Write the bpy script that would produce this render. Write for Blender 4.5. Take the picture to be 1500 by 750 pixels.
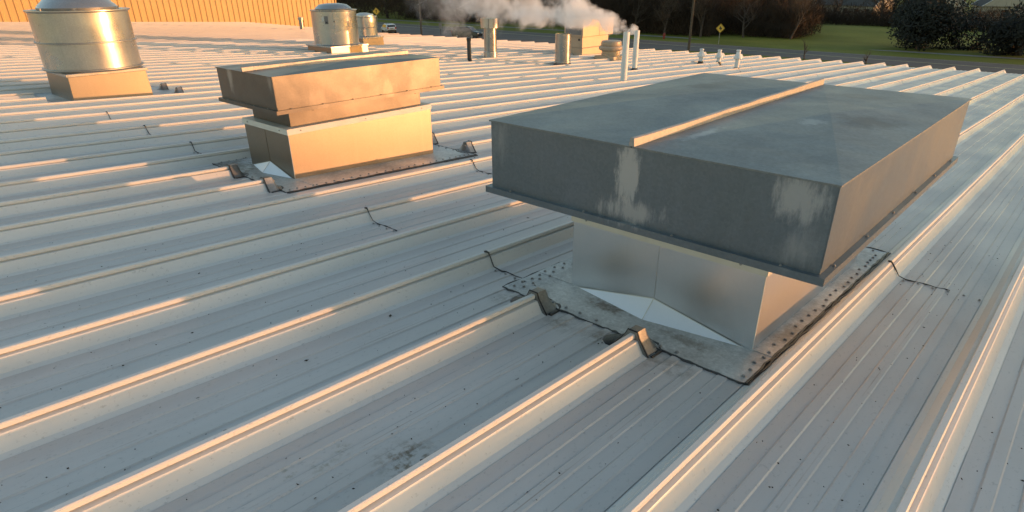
import bpy, math, random
import numpy as np
from mathutils import Matrix, Vector

R = math.radians
random.seed(7); rng = np.random.default_rng(7)
for o in list(bpy.data.objects): bpy.data.objects.remove(o)
SC = bpy.context.scene
COL = SC.collection

# ------------------------------------------------------------------ camera
G = 0.0469                                     # roof falls along +x by this slope
CAM = Vector((-2.629, -0.7045, 1.597))
cd = bpy.data.cameras.new('camera'); cam = bpy.data.objects.new('camera', cd); COL.objects.link(cam)
yaw, pit, rol = 0.7377, 0.4675, -0.0045
fw = Vector((math.cos(yaw)*math.cos(pit), math.sin(yaw)*math.cos(pit), -math.sin(pit)))
rt = Vector((math.sin(yaw), -math.cos(yaw), 0)); up = rt.cross(fw)
c_, s_ = math.cos(rol), math.sin(rol)
rt, up = c_*rt + s_*up, -s_*rt + c_*up
cam.matrix_world = Matrix(((rt.x, up.x, -fw.x, CAM.x), (rt.y, up.y, -fw.y, CAM.y), (rt.z, up.z, -fw.z, CAM.z), (0, 0, 0, 1)))
cd.sensor_width = 36; cd.lens = 36*925.2/1500
cd.shift_x = -9.4/1500; cd.shift_y = 57.1/1500
cd.clip_start = 0.05; cd.clip_end = 3000
SC.camera = cam

# ------------------------------------------------------------------ sky, sun, exposure
SUN_EL = R(1.1); SUN_DIR = Vector((0.60, -0.80, 0)).normalized()
sun_az = math.atan2(SUN_DIR.x, SUN_DIR.y)
w = bpy.data.worlds.new('World'); SC.world = w; w.use_nodes = True
nt = w.node_tree; nt.nodes.clear()
sky = nt.nodes.new('ShaderNodeTexSky'); sky.sky_type = 'NISHITA'; sky.sun_disc = False
sky.sun_elevation = R(2.0); sky.sun_rotation = sun_az; sky.altitude = 200; sky.air_density = 1.0; sky.dust_density = 0.9; sky.ozone_density = 1.2
bg = nt.nodes.new('ShaderNodeBackground'); bg.inputs['Strength'].default_value = 0.15
out = nt.nodes.new('ShaderNodeOutputWorld')
nt.links.new(sky.outputs[0], bg.inputs[0]); nt.links.new(bg.outputs[0], out.inputs[0])
ld = bpy.data.lights.new('sun', 'SUN'); sun = bpy.data.objects.new('sun', ld); COL.objects.link(sun)
ld.energy = 0.75; ld.angle = R(0.6); ld.color = (1.0, 0.46, 0.20)
sd = Vector((SUN_DIR.x*math.cos(SUN_EL), SUN_DIR.y*math.cos(SUN_EL), math.sin(SUN_EL)))
sun.rotation_euler = sd.to_track_quat('Z', 'Y').to_euler()
sun.location = sd*60
SC.render.engine = 'CYCLES'
SC.view_settings.view_transform = 'Standard'; SC.view_settings.look = 'None'
SC.view_settings.exposure = 2.25; SC.view_settings.gamma = 1.0; SC.view_settings.use_curve_mapping = False
SC.cycles.volume_step_rate = 1.0; SC.cycles.volume_max_steps = 256; SC.cycles.volume_bounces = 10; SC.cycles.max_bounces = 12

# ------------------------------------------------------------------ helpers
MR = Matrix.Rotation(math.atan(G), 4, 'Y')
def rp(x, y, z=0.0): return MR @ Vector((x, y, z))         # roof coordinates -> world

class MB:
    def __init__(s): s.v = []; s.f = []
    def add(s, vs, fs):
        n = len(s.v); s.v += [tuple(q) for q in vs]; s.f += [tuple(i+n for i in f) for f in fs]; return s
    def box(s, x0, x1, y0, y1, z0, z1):
        return s.add([(x0,y0,z0),(x1,y0,z0),(x1,y1,z0),(x0,y1,z0),(x0,y0,z1),(x1,y0,z1),(x1,y1,z1),(x0,y1,z1)],
                     [(0,3,2,1),(4,5,6,7),(0,1,5,4),(1,2,6,5),(2,3,7,6),(3,0,4,7)])
    def hexa(s, b, t):                                     # 4 bottom, 4 top points, ccw
        return s.add(list(b)+list(t), [(0,3,2,1),(4,5,6,7),(0,1,5,4),(1,2,6,5),(2,3,7,6),(3,0,4,7)])
    def loft(s, secs, closed=True, caps=True):
        n = len(secs[0]); vs = [q for sec in secs for q in sec]; fs = []
        for i in range(len(secs)-1):
            for j in range(n if closed else n-1):
                k = (j+1) % n; fs.append((i*n+j, i*n+k, (i+1)*n+k, (i+1)*n+j))
        if caps and closed: fs += [tuple(range(n))[::-1], tuple((len(secs)-1)*n+j for j in range(n))]
        return s.add(vs, fs)
    def lathe(s, prof, n=32, cx=0, cy=0, caps=True, ph=0.0):
        return s.loft([[(cx+r*math.cos(2*math.pi*j/n+ph), cy+r*math.sin(2*math.pi*j/n+ph), z) for j in range(n)] for r, z in prof], True, caps)
    def tube(s, pts, rad, n=6, caps=True):
        pts = [Vector(q) for q in pts]; secs = []
        for i, q in enumerate(pts):
            d = (pts[min(i+1, len(pts)-1)] - pts[max(i-1, 0)]).normalized()
            a = d.cross(Vector((0,0,1)) if abs(d.z) < .9 else Vector((1,0,0))).normalized(); b = a.cross(d)
            r = rad[i] if isinstance(rad, (list, tuple)) else rad
            secs.append([q + a*(r*math.cos(2*math.pi*j/n)) + b*(r*math.sin(2*math.pi*j/n)) for j in range(n)])
        return s.loft(secs, True, caps)
    def mesh(s, name, mat, smooth=False):
        me = bpy.data.meshes.new(name); me.from_pydata(s.v, [], s.f); me.update()
        if mat: me.materials.append(mat)
        if smooth:
            for p in me.polygons: p.use_smooth = True
            try: me.set_sharp_from_angle(angle=R(smooth if smooth is not True else 40))
            except Exception: pass
        return me
    def build(s, name, mat, parent=None, smooth=False, bevel=0):
        o = link(name, s.mesh(name, mat, smooth), parent)
        if bevel:
            m = o.modifiers.new('bevel', 'BEVEL'); m.width = bevel; m.segments = 2; m.limit_method = 'ANGLE'; m.angle_limit = R(35)
        return o
def link(name, data, parent=None, loc=None, rotz=None, scale=None):
    o = bpy.data.objects.new(name, data); COL.objects.link(o); o.parent = parent
    if loc is not None: o.location = loc
    if rotz is not None: o.rotation_euler = (0, 0, rotz)
    if scale is not None: o.scale = scale
    return o
def tag(o, label=None, cat=None, group=None, kind=None):
    if label: o['label'] = label
    if cat: o['category'] = cat
    if group: o['group'] = group
    if kind: o['kind'] = kind
    return o
def thing(name, label, cat, loc, rotz=0, group=None, roof=False):
    o = link(name, None, None, loc, rotz)
    if roof: o.matrix_world = MR @ Matrix.Translation(loc) @ Matrix.Rotation(rotz, 4, 'Z')
    o.empty_display_size = .2
    return tag(o, label, cat, group)
def at_roof(name, label, cat, x, y, rotz=0, group=None): return thing(name, label, cat, rp(x, y), rotz, group)   # upright thing standing on the roof

# ------------------------------------------------------------------ materials
def nd(t, typ, **kw):
    n = t.nodes.new(typ)
    for k, v in kw.items(): setattr(n, k, v)
    return n
class Mat:
    def __init__(s, name, rough=.5, metal=0.0, spec=.5):
        s.m = bpy.data.materials.new(name); s.m.use_nodes = True; s.t = s.m.node_tree
        s.b = s.t.nodes['Principled BSDF']; s.b.inputs['Roughness'].default_value = rough
        s.b.inputs['Metallic'].default_value = metal; s.b.inputs['Specular IOR Level'].default_value = spec
    def L(s, a, b): s.t.links.new(a, b)
    def pos(s, scale=(1,1,1), obj=False):
        if obj: src = nd(s.t, 'ShaderNodeTexCoord').outputs['Object']
        else: src = nd(s.t, 'ShaderNodeNewGeometry').outputs['Position']
        mp = nd(s.t, 'ShaderNodeMapping'); mp.inputs['Scale'].default_value = scale; s.L(src, mp.inputs[0]); return mp.outputs[0]
    def noise(s, scale, detail=4, rough=.55, vec=None, dist=0):
        n = nd(s.t, 'ShaderNodeTexNoise'); n.inputs['Scale'].default_value = scale; n.inputs['Detail'].default_value = detail
        n.inputs['Roughness'].default_value = rough; n.inputs['Distortion'].default_value = dist
        if vec is not None: s.L(vec, n.inputs['Vector'])
        return n.outputs['Fac']
    def ramp(s, fac, stops):
        n = nd(s.t, 'ShaderNodeValToRGB'); e = n.color_ramp.elements
        while len(e) < len(stops): e.new(.5)
        for k, (p, c) in zip(e, stops):
            k.position = p; k.color = (c, c, c, 1) if not isinstance(c, tuple) else (*c, 1)
        s.L(fac, n.inputs[0]); return n.outputs[0]
    def mix(s, fac, a, b, mode='MIX'):
        n = nd(s.t, 'ShaderNodeMix', data_type='RGBA', blend_type=mode)
        for sock, v in ((n.inputs[0], fac), (n.inputs[6], a), (n.inputs[7], b)):
            if isinstance(v, tuple): sock.default_value = (*v, 1)
            elif isinstance(v, (int, float)): sock.default_value = v
            else: s.L(v, sock)
        return n.outputs[2]
    def math(s, op, a, b=0.0, clamp=False):
        n = nd(s.t, 'ShaderNodeMath', operation=op, use_clamp=clamp)
        for i, v in enumerate((a, b)):
            if isinstance(v, (int, float)): n.inputs[i].default_value = v
            else: s.L(v, n.inputs[i])
        return n.outputs[0]
    def spot(s, p, r, soft):                                # 1 near world point p, 0 past r+soft
        d = nd(s.t, 'ShaderNodeVectorMath', operation='DISTANCE'); s.L(nd(s.t, 'ShaderNodeNewGeometry').outputs['Position'], d.inputs[0]); d.inputs[1].default_value = p
        n = nd(s.t, 'ShaderNodeMapRange'); n.interpolation_type = 'SMOOTHSTEP'; s.L(d.outputs['Value'], n.inputs[0])
        n.inputs[1].default_value = r; n.inputs[2].default_value = r+soft; n.inputs[3].default_value = 1; n.inputs[4].default_value = 0
        return n.outputs[0]
    def base(s, c):
        if isinstance(c, tuple): s.b.inputs['Base Color'].default_value = (*c, 1)
        else: s.L(c, s.b.inputs['Base Color'])
        return s
    def rough(s, c): s.L(c, s.b.inputs['Roughness']); return s
    def bump(s, h, strength=.2, dist=.01):
        n = nd(s.t, 'ShaderNodeBump'); n.inputs['Strength'].default_value = strength; n.inputs['Distance'].default_value = dist
        s.L(h, n.inputs['Height']); s.L(n.outputs[0], s.b.inputs['Normal']); return s

def plain(name, col, rough=.5, metal=0.0, var=.25, scale=3.0, bump=0):
    m = Mat(name, rough, metal); f = m.noise(scale, 5, .6, m.pos())
    m.base(m.mix(m.ramp(f, [(.3, 0.0), (.7, 1.0)]), tuple(c*(1-var) for c in col), tuple(min(1, c*(1+var*.6)) for c in col)))
    if bump: m.bump(m.noise(scale*12, 4, .6, m.pos()), .4, bump)
    return m.m

def roof_paint(name, col, litter=True):
    m = Mat(name, .42, 0.0, .45)
    streak = m.noise(1.0, 5, .6, m.pos((.35, 7, 7)))
    blot = m.noise(1.3, 5, .6, m.pos((1, 1.6, 1)))
    c = m.mix(m.ramp(streak, [(.25, 1.0), (.75, 0.0)]), col, tuple(k*.88 for k in col))
    c = m.mix(m.math('MULTIPLY', m.ramp(blot, [(.45, 0.0), (.8, 1.0)]), .35), c, (col[0]*.72, col[1]*.715, col[2]*.70))
    grit = m.noise(60, 3, .7, m.pos((.7, 1, 1)))
    c = m.mix(m.ramp(grit, [(.60, 0.0), (.72, .35)]), c, (.20, .19, .17))
    if litter:
        v = nd(m.t, 'ShaderNodeTexVoronoi'); v.inputs['Scale'].default_value = 9; m.L(m.pos((.6, 1, 1)), v.inputs['Vector'])
        sp = m.math('LESS_THAN', v.outputs['Distance'], m.math('MULTIPLY', m.ramp(m.noise(2.3, 2, .5, m.pos()), [(.5, 0.0), (.8, 1.0)]), .11))
        c = m.mix(m.math('MULTIPLY', sp, .75), c, (.10, .085, .07))
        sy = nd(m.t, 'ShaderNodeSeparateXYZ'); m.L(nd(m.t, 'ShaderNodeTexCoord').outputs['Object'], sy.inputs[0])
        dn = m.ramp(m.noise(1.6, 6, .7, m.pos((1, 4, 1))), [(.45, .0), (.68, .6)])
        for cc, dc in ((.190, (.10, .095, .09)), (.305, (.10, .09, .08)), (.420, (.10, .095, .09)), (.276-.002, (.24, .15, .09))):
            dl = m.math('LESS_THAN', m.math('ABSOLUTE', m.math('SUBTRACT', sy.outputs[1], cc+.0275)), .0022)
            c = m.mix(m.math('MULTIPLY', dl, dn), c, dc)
        # an old rusty stain on the panel and the moss beside it
        pt = rp(-1.62, .735, .01)
        k = m.math('MULTIPLY', m.spot(pt, .02, .15), m.ramp(m.noise(24, 6, .7, m.pos()), [(.46, 0.0), (.62, 1.0)]))
        c = m.mix(m.math('MULTIPLY', k, .85), c, (.13, .085, .03))
        for q, r in ((rp(-.40, .52), .16), (rp(-.40, .36), .12), (rp(-.42, 1.02), .14), (rp(-.40, 1.42), .12), (rp(-.40, .80), .14), (rp(-.3, 5.0), .25)):
            k = m.math('MULTIPLY', m.spot(q, .0, r), m.ramp(m.noise(16, 6, .7, m.pos()), [(.40, 0.0), (.62, .8)]))
            c = m.mix(k, c, (.17, .13, .09))
        for q, r in ((rp(-1.84, .93), .06), (rp(-1.95, .98), .05), (rp(-1.75, .95), .05)):
            k = m.math('MULTIPLY', m.spot(q, .01, r), m.ramp(m.noise(30, 5, .7, m.pos()), [(.5, 0.0), (.65, .7)]))
            c = m.mix(k, c, (.24, .21, .13))
    m.base(c); m.rough(m.ramp(blot, [(.3, .34), (.7, .52)]))
    m.bump(m.math('ADD', m.math('MULTIPLY', m.noise(2.2, 2, .5, m.pos((.6, 1.6, 1))), 1.0), m.math('MULTIPLY', grit, .03)), .35, .010)
    return m.m
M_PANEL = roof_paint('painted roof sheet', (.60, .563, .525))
M_RIB = roof_paint('painted roof rib', (.69, .675, .635), False)

def galv(name, col, rough=.38, stain=None, dark=.6, metal=.8, grain=1.0):
    m = Mat(name, rough, metal, .5)
    sp = nd(m.t, 'ShaderNodeTexVoronoi'); sp.inputs['Scale'].default_value = 90; m.L(m.pos((1,1,1)), sp.inputs['Vector'])
    big = m.noise(1.7, 6, .62, m.pos((1, 1, 1)), .6); fine = m.noise(34, 4, .6, m.pos((1,1,2.5)))
    c = m.mix(m.ramp(big, [(.3, 0.0), (.72, 1.0)]), tuple(k*dark for k in col), col)
    bw = nd(m.t, 'ShaderNodeRGBToBW'); m.L(sp.outputs['Color'], bw.inputs[0]); c = m.mix(.16*grain, c, bw.outputs[0], 'SOFT_LIGHT')
    c = m.mix(m.math('MULTIPLY', m.ramp(fine, [(.5, 0.0), (.75, 1.0)]), .22*grain), c, tuple(min(1, k*1.35) for k in col))
    kk = .12 if grain < .4 else 1.0
    rr = m.ramp(big, [(.25, rough+.12*kk), (.75, max(.05, rough-.06*kk))])
    if stain:  # surface stains, plus the painted glow blobs of the smaller hood
        for (p, r, soft, sx, scl, amt, pc) in stain:
            d = nd(m.t, 'ShaderNodeVectorMath', operation='DISTANCE'); mp = nd(m.t, 'ShaderNodeMapping'); mp.inputs['Scale'].default_value = sx
            m.L(nd(m.t, 'ShaderNodeNewGeometry').outputs['Position'], mp.inputs[0]); m.L(mp.outputs[0], d.inputs[0]); d.inputs[1].default_value = tuple(a*b for a, b in zip(p, sx))
            dist = m.math('ADD', d.outputs['Value'], m.math('MULTIPLY', m.math('SUBTRACT', m.noise(scl, 8, .75, m.pos((1.3, 1.3, .38))), .5), r*2.6))
            n = nd(m.t, 'ShaderNodeMapRange'); n.interpolation_type = 'SMOOTHSTEP'; m.L(dist, n.inputs[0])
            n.inputs[1].default_value = r-soft; n.inputs[2].default_value = r; n.inputs[3].default_value = 1; n.inputs[4].default_value = 0
            c = m.mix(m.math('MULTIPLY', n.outputs[0], amt), c, pc)
    drip = m.noise(1.0, 5, .7, m.pos((16, 16, .9)))
    c = m.mix(m.math('MULTIPLY', m.ramp(drip, [(.56, 0.0), (.74, 1.0)]), .20*grain), c, tuple(min(1, k*1.7) for k in col))
    c = m.mix(m.math('MULTIPLY', m.ramp(drip, [(.28, 1.0), (.42, 0.0)]), .28*grain), c, tuple(k*.5 for k in col))
    m.base(c); m.rough(rr)
    m.bump(m.math('ADD', m.noise(2.3, 2, .5, m.pos()), m.math('MULTIPLY', fine, .012*grain)), .45*(kk if kk < 1 else (.6 if grain < 1 else 1)), .022)
    return m.m
PALE = (.50, .52, .52)
M_HOOD = galv('weathered galvanised hood', (.160, .196, .224), .34, [
    ((-.33, .74, .83), .12, .07, (1, 1.9, .60), 17, .75, PALE), ((-.33, .72, .665), .13, .09, (1, .62, 1.9), 13, .6, PALE),
    ((-.33, .02, .88), .12, .09, (1, 1, 1), 14, .6, PALE), ((-.33, -.02, .69), .10, .1, (1, 1, .8), 9, .32, PALE), ((-.33, 1.5, .86), .09, .08, (1, 1.4, .5), 9, .30, PALE)], .82, .7, .6)
M_TOP = galv('dull galvanised hood top', (.190, .214, .225), .44, [
    ((.75, .12, .96), .20, .15, (1, 1, 1), 9, .8, (.10, .10, .10)), ((.55, .30, .96), .07, .05, (.7, 1, 1), 11, .35, PALE), ((1.3, 1.2, .96), .20, .15, (.6, 1.3, 1), 9, .75, (.11, .11, .11)),
    ((.05, .60, .955), .10, .08, (.5, 2.2, 1), 14, .6, PALE), ((1.5, .35, .96), .16, .12, (1, 1, 1), 6, .35, (.12, .115, .11))], .82, .6)
M_CURB = galv('bright galvalume curb', (.70, .705, .71), .31, None, .94, .92, .2)
M_FLANGE = galv('dirty galvalume flange', (.66, .655, .63), .48, [
    ((-.1, .95, .0), .13, .12, (1.6, .7, 1), 16, .8, (.13, .085, .05)), ((-.14, .45, .0), .10, .09, (1.6, .5, 1), 16, .65, (.17, .13, .09)),
    ((-.2, 1.3, .0), .07, .06, (1, 1, 1), 22, .5, (.2, .18, .15)), ((.3, .13, .0), .07, .05, (.35, 1.3, 1), 30, .5, (.18, .16, .12)), ((1.2, .13, .0), .07, .05, (.3, 1.3, 1), 30, .45, (.16, .14, .11)),
    ((-.1, 5.2, .0), .25, .2, (1, .6, 1), 12, .8, (.12, .09, .06))], .5, .45, 1.6)
M_FAN = galv('spun aluminium fan', (.50, .49, .46), .27, None, .88)
M_STEEL = galv('stainless flue', (.42, .40, .37), .22, None, .85)
M_CREAM = plain('cream painted strip', (.66, .645, .59), .45, .0, .10, 6)
M_BLACK = plain('black sealant', (.018, .017, .017), .35, 0, .3, 20, .004)
M_BOLT = galv('dull steel bolt', (.42, .41, .39), .4, None, .7)
M_DARK = plain('dark metal', (.05, .047, .045), .5, .3, .3, 6)
M_PVC = plain('white plastic pipe', (.72, .71, .67), .38, 0, .08, 5)
M_RTU = plain('beige cabinet paint', (.46, .365, .26), .42, .25, .08, 3)
M_WALL = plain('tan wall siding', (.60, .37, .14), .5, 0, .08, 1.2)
M_WOODPOLE = plain('weathered pole wood', (.10, .075, .055), .85, 0, .3, 4)
M_ROAD = plain('worn asphalt', (.125, .104, .086), .85, 0, .22, .35, .01)
M_LINE = plain('worn road paint', (.42, .36, .2), .7, 0, .2, 2)
M_BARK = plain('dark bark', (.075, .056, .042), .9, 0, .35, 3)
M_TWIG = plain('brown twigs', (.085, .06, .04), .9, 0, .45, .25)
M_BRICK = plain('red brick', (.085, .035, .025), .85, 0, .3, 3)
M_SHING = plain('grey shingles', (.06, .058, .056), .9, 0, .3, 1.5)
M_SIDING = plain('cream house siding', (.42, .38, .30), .7, 0, .12, 1)
M_TRIM = plain('white trim', (.6, .58, .53), .6, 0, .08, 2)
M_RUBBER = plain('tyre rubber', (.02, .02, .02), .8, 0, .2, 9)
M_GLASS = plain('dark car glass', (.015, .017, .02), .08, 0, .1, 2)
M_WHITE = plain('white car paint', (.62, .61, .59), .25, 0, .04, 2)
M_NAVY = plain('black car paint', (.018, .021, .027), .2, 0, .1, 2)
M_RED = plain('red paint', (.25, .03, .02), .5, 0, .2, 6)
M_YELLOW = plain('yellow sign sheet', (.72, .46, .06), .4, 0, .06, 4)
M_GREY = plain('grey concrete', (.22, .21, .20), .85, 0, .2, 2)
M_LAMP = plain('lamp lens', (.7, .68, .62), .15, 0, .05, 8)
M_TAIL = plain('red lamp lens', (.35, .02, .015), .2, 0, .05, 8)
def grass_mat():
    m = Mat('lawn', .9, 0, .2); f = m.noise(.12, 6, .65, m.pos((1, .45, 1))); g2 = m.noise(3.5, 5, .7, m.pos((1, .6, 1)))
    c = m.mix(m.ramp(f, [(.32, 0.0), (.7, 1.0)]), (.115, .132, .014), (.225, .222, .034))
    c = m.mix(m.ramp(g2, [(.4, 0.0), (.75, .5)]), c, (.10, .095, .03))
    c = m.mix(m.math('MULTIPLY', m.spot((139, 46, -7), 3, 7), m.ramp(m.noise(.5, 4, .6, m.pos()), [(.4, 0.0), (.6, .4)])), c, (.2, .17, .09))
    m.base(c); m.bump(g2, .8, .06); return m.m
M_GRASS = grass_mat()

# ------------------------------------------------------------------ the metal roof
S = 0.61
XMIN = -9.0
KMIN, KMAX, KNEAR = -16, 60, 36
def eave(y): return 21.8 - .225*y if y < 25 else 16.175 - .02*(y-25)
roof = link('roof', None); roof.matrix_world = MR; tag(roof, 'white standing seam metal roof sloping gently to the road', None, None, 'structure')
# flat of one sheet with three pencil ribs (unit length along x)
def strip(prof, name, mat):
    b = MB(); n = len(prof)
    b.add([(0, y, z) for y, z in prof] + [(1, y, z) for y, z in prof], [(i, i+n, i+n+1, i+1) for i in range(n-1)])
    return b.mesh(name, mat)
prof = [(.098, .0)]
for c in (.190, .305, .420): prof += [(c-.026, .0), (c-.020, .0055), (c+.020, .0055), (c+.026, .0)]
prof += [(S-.098, .0)]
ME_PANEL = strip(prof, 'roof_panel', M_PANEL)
ribp = [(-.100, .0), (-.068, .012), (-.033, .068), (-.0045, .070), (-.0045, .075)]
ribp = ribp + [(.0045, .075), (.0045, .070), (.033, .068), (.068, .012), (.100, .0)]
ribp2 = ribp[:5] + ribp[5:]
def solid_strip(prof, name, mat):                         # closed section with end caps
    return MB().loft([[(0, y, z) for y, z in prof], [(1, y, z) for y, z in prof]]).mesh(name, mat)
ME_RIB = solid_strip(ribp2[::-1], 'standing_rib', M_RIB)
ME_SEAM = solid_strip([(-.0165, .0765), (-.0165, .092), (-.012, .0965), (.009, .0965), (.0125, .092), (.0125, .0765)], 'seam_fold', M_RIB)
cuts = {1: (-.335, 2.02), 2: (-.335, 2.02), 7: (-.235, 2.02), 8: (-.235, 2.02), 17: (-.3, 1.5), 18: (-.3, 1.5)}
def lap(k):
    if k < 5: return -.14 if k % 2 == 0 else 1.53
    if k in (5, 6, 8): return 1.5
    return -.1 if k % 2 else 1.5
def runs(k):
    e = eave(k*S)
    if k in cuts: return [(XMIN, cuts[k][0]), (cuts[k][1], e)]
    return [(XMIN, e)]
for k in range(KMIN, KNEAR):
    ex = round(eave((k+.5)*S), 2)
    for i, (a, b_) in enumerate(((XMIN, lap(k)), (lap(k)-.05, 14.7 + .35*(k % 2)), (14.65 + .35*(k % 2), ex))):
        if b_ - a < .1: continue
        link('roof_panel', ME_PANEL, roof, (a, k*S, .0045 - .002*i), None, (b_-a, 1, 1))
    for a, b_ in runs(k):
        rb = link('standing_rib', ME_RIB, roof, (a, k*S, .0), None, (b_-a, 1, 1))
        link('seam_fold', ME_SEAM, rb, (.0, 0, 0))
    # splice sleeve where two rib lengths meet
    if 1 <= k < 30 and k not in (17, 18):
        xs = 14.7 + .35*(k % 2) if k > 2 else 14.7
        sl = MB().loft([[(xs-.17, y*1.08, z*1.05+.001) for y, z in ribp2[::-1]], [(xs+.12, y*1.08, z*1.05+.001) for y, z in ribp2[::-1]]])
        o = sl.build('splice_sleeve', M_RIB, roof); o.location = (0, k*S, 0)
far = MB()
for k in range(KNEAR, KMAX+1):
    a, b_ = XMIN, eave(k*S)
    for pr in (ribp2[:4] + [(-.0165, .0765), (-.0165, .0965), (.0125, .0965), (.0125, .0765)] + ribp2[6:] + [(S-.098, .0)],):
        n = len(pr); far.add([(a, k*S+y, z) for y, z in pr] + [(b_, k*S+y, z) for y, z in pr], [(i, i+n, i+n+1, i+1) for i in range(n-1)])
tag(far.build('distant_roof_sheets', M_PANEL, roof), None, None, None, 'stuff')
# deck under the sheets, eave trim and the walls of the building below
y0, y1 = KMIN*S, KMAX*S+.7
for ya, yb in ((y0, 25.0), (25.0, y1)):
    b = MB()
    b.hexa([(XMIN, ya, -.22), (eave(ya)-.06, ya, -.22), (eave(yb)-.06, yb, -.22), (XMIN, yb, -.22)], [(XMIN, ya, -.004), (eave(ya)-.06, ya, -.004), (eave(yb)-.06, yb, -.004), (XMIN, yb, -.004)])
    b.build('roof_deck', M_DARK, roof)
    b = MB(); b.hexa([(eave(ya)-.05, ya, -.2), (eave(ya)+.09, ya, -.2), (eave(yb)+.09, yb, -.2), (eave(yb)-.05, yb, -.2)], [(eave(ya)-.05, ya, -.012), (eave(ya)+.09, ya, -.012), (eave(yb)+.09, yb, -.012), (eave(yb)-.05, yb, -.012)])
    b.build('gutter', M_DARK, roof)
GZ = -7.4
b = MB(); q = [rp(XMIN+.1, y0+.1, -.23), rp(eave(y0)-.4, y0+.1, -.23), rp(eave(25)-.4, 25, -.23), rp(eave(y1)-.4, y1-.1, -.23), rp(XMIN+.1, y1-.1, -.23)]
b.loft([[(p.x, p.y, GZ-.3) for p in q], q])
tag(b.build('building_wall', M_SIDING), 'outer wall of the building under the metal roof', None, None, 'structure')

# ------------------------------------------------------------------ sealed end laps on the sheets
ME_BOLT = MB().lathe([(.0105, 0), (.0105, .002), (.0072, .0025), (.0072, .008), (.005, .0095)], 6).mesh('bolt', M_BOLT, 30)
def bolt(parent, x, y, z, s=1.0): return link('bolt', ME_BOLT, parent, (x, y, z), random.random()*3, (s, s, s))
def sheet_lap(k, frac=.9):
    x = lap(k); yt = (k+1)*S; r_ = random.Random(k)
    j = lambda a=.005: r_.uniform(-a, a)
    pts = [(x-.005, yt-.010, .099), (x+j(), yt-.020, .093), (x+j(), yt-.036, .070), (x+j(), yt-.074, .020), (x+.004, yt-.112, .008)]
    n = 9; yb = yt-.112-(S-.23)*frac
    for i in range(1, n+1): pts.append((x+j(.007)+.004, yt-.112+(yb-(yt-.112))*i/n, .009))
    t = MB().tube(pts, [.007, .005] + [.0024+r_.random()*.0026 for _ in pts[2:]], 6)
    root = thing('lap_seal', 'tag', 'sealant', (0, 0, 0), roof=True)
    t.build('sealant_bead', M_BLACK, root, True)
    MB().lathe([(.001, -.005), (.011, -.003), (.012, .003), (.001, .006)], 8, x-.005, yt-.006).build('sealant_blob', M_BLACK, root, True).location.z = .099
    for i in range(6): bolt(root, x-.025+j(.004), yt-.11-(S-.22)*i/5, .0075 if i not in (1, 3, 4) else .0105, .8)
    bolt(root, x-.03, yt-.034, .05, .8)
    return root
labs = {-1: 'black sealed sheet lap at the right edge beyond the big hood', 2: 'black sealed sheet lap left of the big hood flange', 4: 'black sealed sheet lap alone on the open sheets mid left',
        5: 'black sealed sheet lap just left of the big hood corner', 9: 'black sealed sheet lap nearest left of the small hood', 11: 'black sealed sheet lap at the far left below the fan curb',
        10: 'short black lap mark just behind the small hood collar', 13: 'short black lap mark right of the leftmost fan curb clips', 12: 'short black lap mark left of the small hood rim'}
for k, l in labs.items(): sheet_lap(k, .62 if k in (-1, 2, 4, 5) else .45)['label'] = l

# ------------------------------------------------------------------ ventilator hoods on curbs
def ridge_cap(parent, x, y, end=1):
    # metal shoe that closes a cut rib against the flange; local x runs from the rib towards the unit
    r = link('rib_end_cap', None, parent, None)
    sgn = end
    secs = []
    half = [(-.062, .0), (-.040, .022), (-.033, .070), (-.024, .104), (.024, .104), (.033, .070), (.040, .022), (.062, .0)]
    for dx, kz, kw, z0 in ((-.045, 1.0, 1.0, .0), (.018, 1.0, 1.0, .0), (.030, .96, 1.0, .0), (.052, .45, 1.08, .0), (.070, .16, 1.2, .002), (.105, .07, 1.22, .003)):
        secs.append([(sgn*dx, yy*kw, z0+zz*kz+.003) for yy, zz in half])
    if sgn < 0: secs = [s_[::-1] for s_ in secs]
    return secs
def end_cap(parent, x, y, z, sgn, slope=0.0):
    secs = ridge_cap_secs(sgn)
    o = MB().loft(secs).build('rib_end_cap', M_CAP, parent, 35)
    o.location = (x, y, z); o.rotation_euler = (0, math.atan(G), 0)
    pts = []
    for a in range(0, 15):
        t = -1.95 + 3.9*a/14
        pts.append((sgn*(.035+.075*math.cos(t*.8)+random.uniform(-.005, .005)) if abs(t) < 1.9 else -sgn*.03, .108*math.sin(t*.8)+random.uniform(-.004, .004), .006))
    MB().tube(pts, [.007+random.random()*.005 for _ in pts], 6).build('sealant_bead', M_BLACK, o, True)
    ring = [(-sgn*.04, yy*1.06, zz+.004) for yy, zz in ((-.092, .0), (-.076, .022), (-.037, .076), (-.025, .106), (.025, .106), (.037, .076), (.076, .022), (.092, 0))]
    MB().tube(ring, .004, 5).build('sealant_bead', M_BLACK, o, True)
    b1 = bolt(o, sgn*.044, -.018, .074, .8); b1.rotation_euler = (0, sgn*R(60), 0)
    bolt(o, sgn*.088, .03, .012, .9); bolt(o, sgn*.09, -.03, .012, .9)
    return o
def ridge_cap_secs(sgn):
    half = [(-.092, .0), (-.078, .020), (-.038, .074), (-.024, .104), (.024, .104), (.038, .074), (.078, .020), (.092, .0)]
    secs = []
    for dx, kz, kw in ((-.045, 1.0, 1.0), (.022, 1.0, 1.0), (.032, .96, 1.0), (.050, .48, 1.06), (.066, .17, 1.18), (.112, .08, 1.2)):
        secs.append([(sgn*dx, yy*kw, zz*kz+.004) for yy, zz in half])
    return [s_[::-1] for s_ in secs] if sgn > 0 else secs
M_CAP = galv('smoky metal closure', (.30, .295, .28), .45, None, .55, .7)

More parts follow.
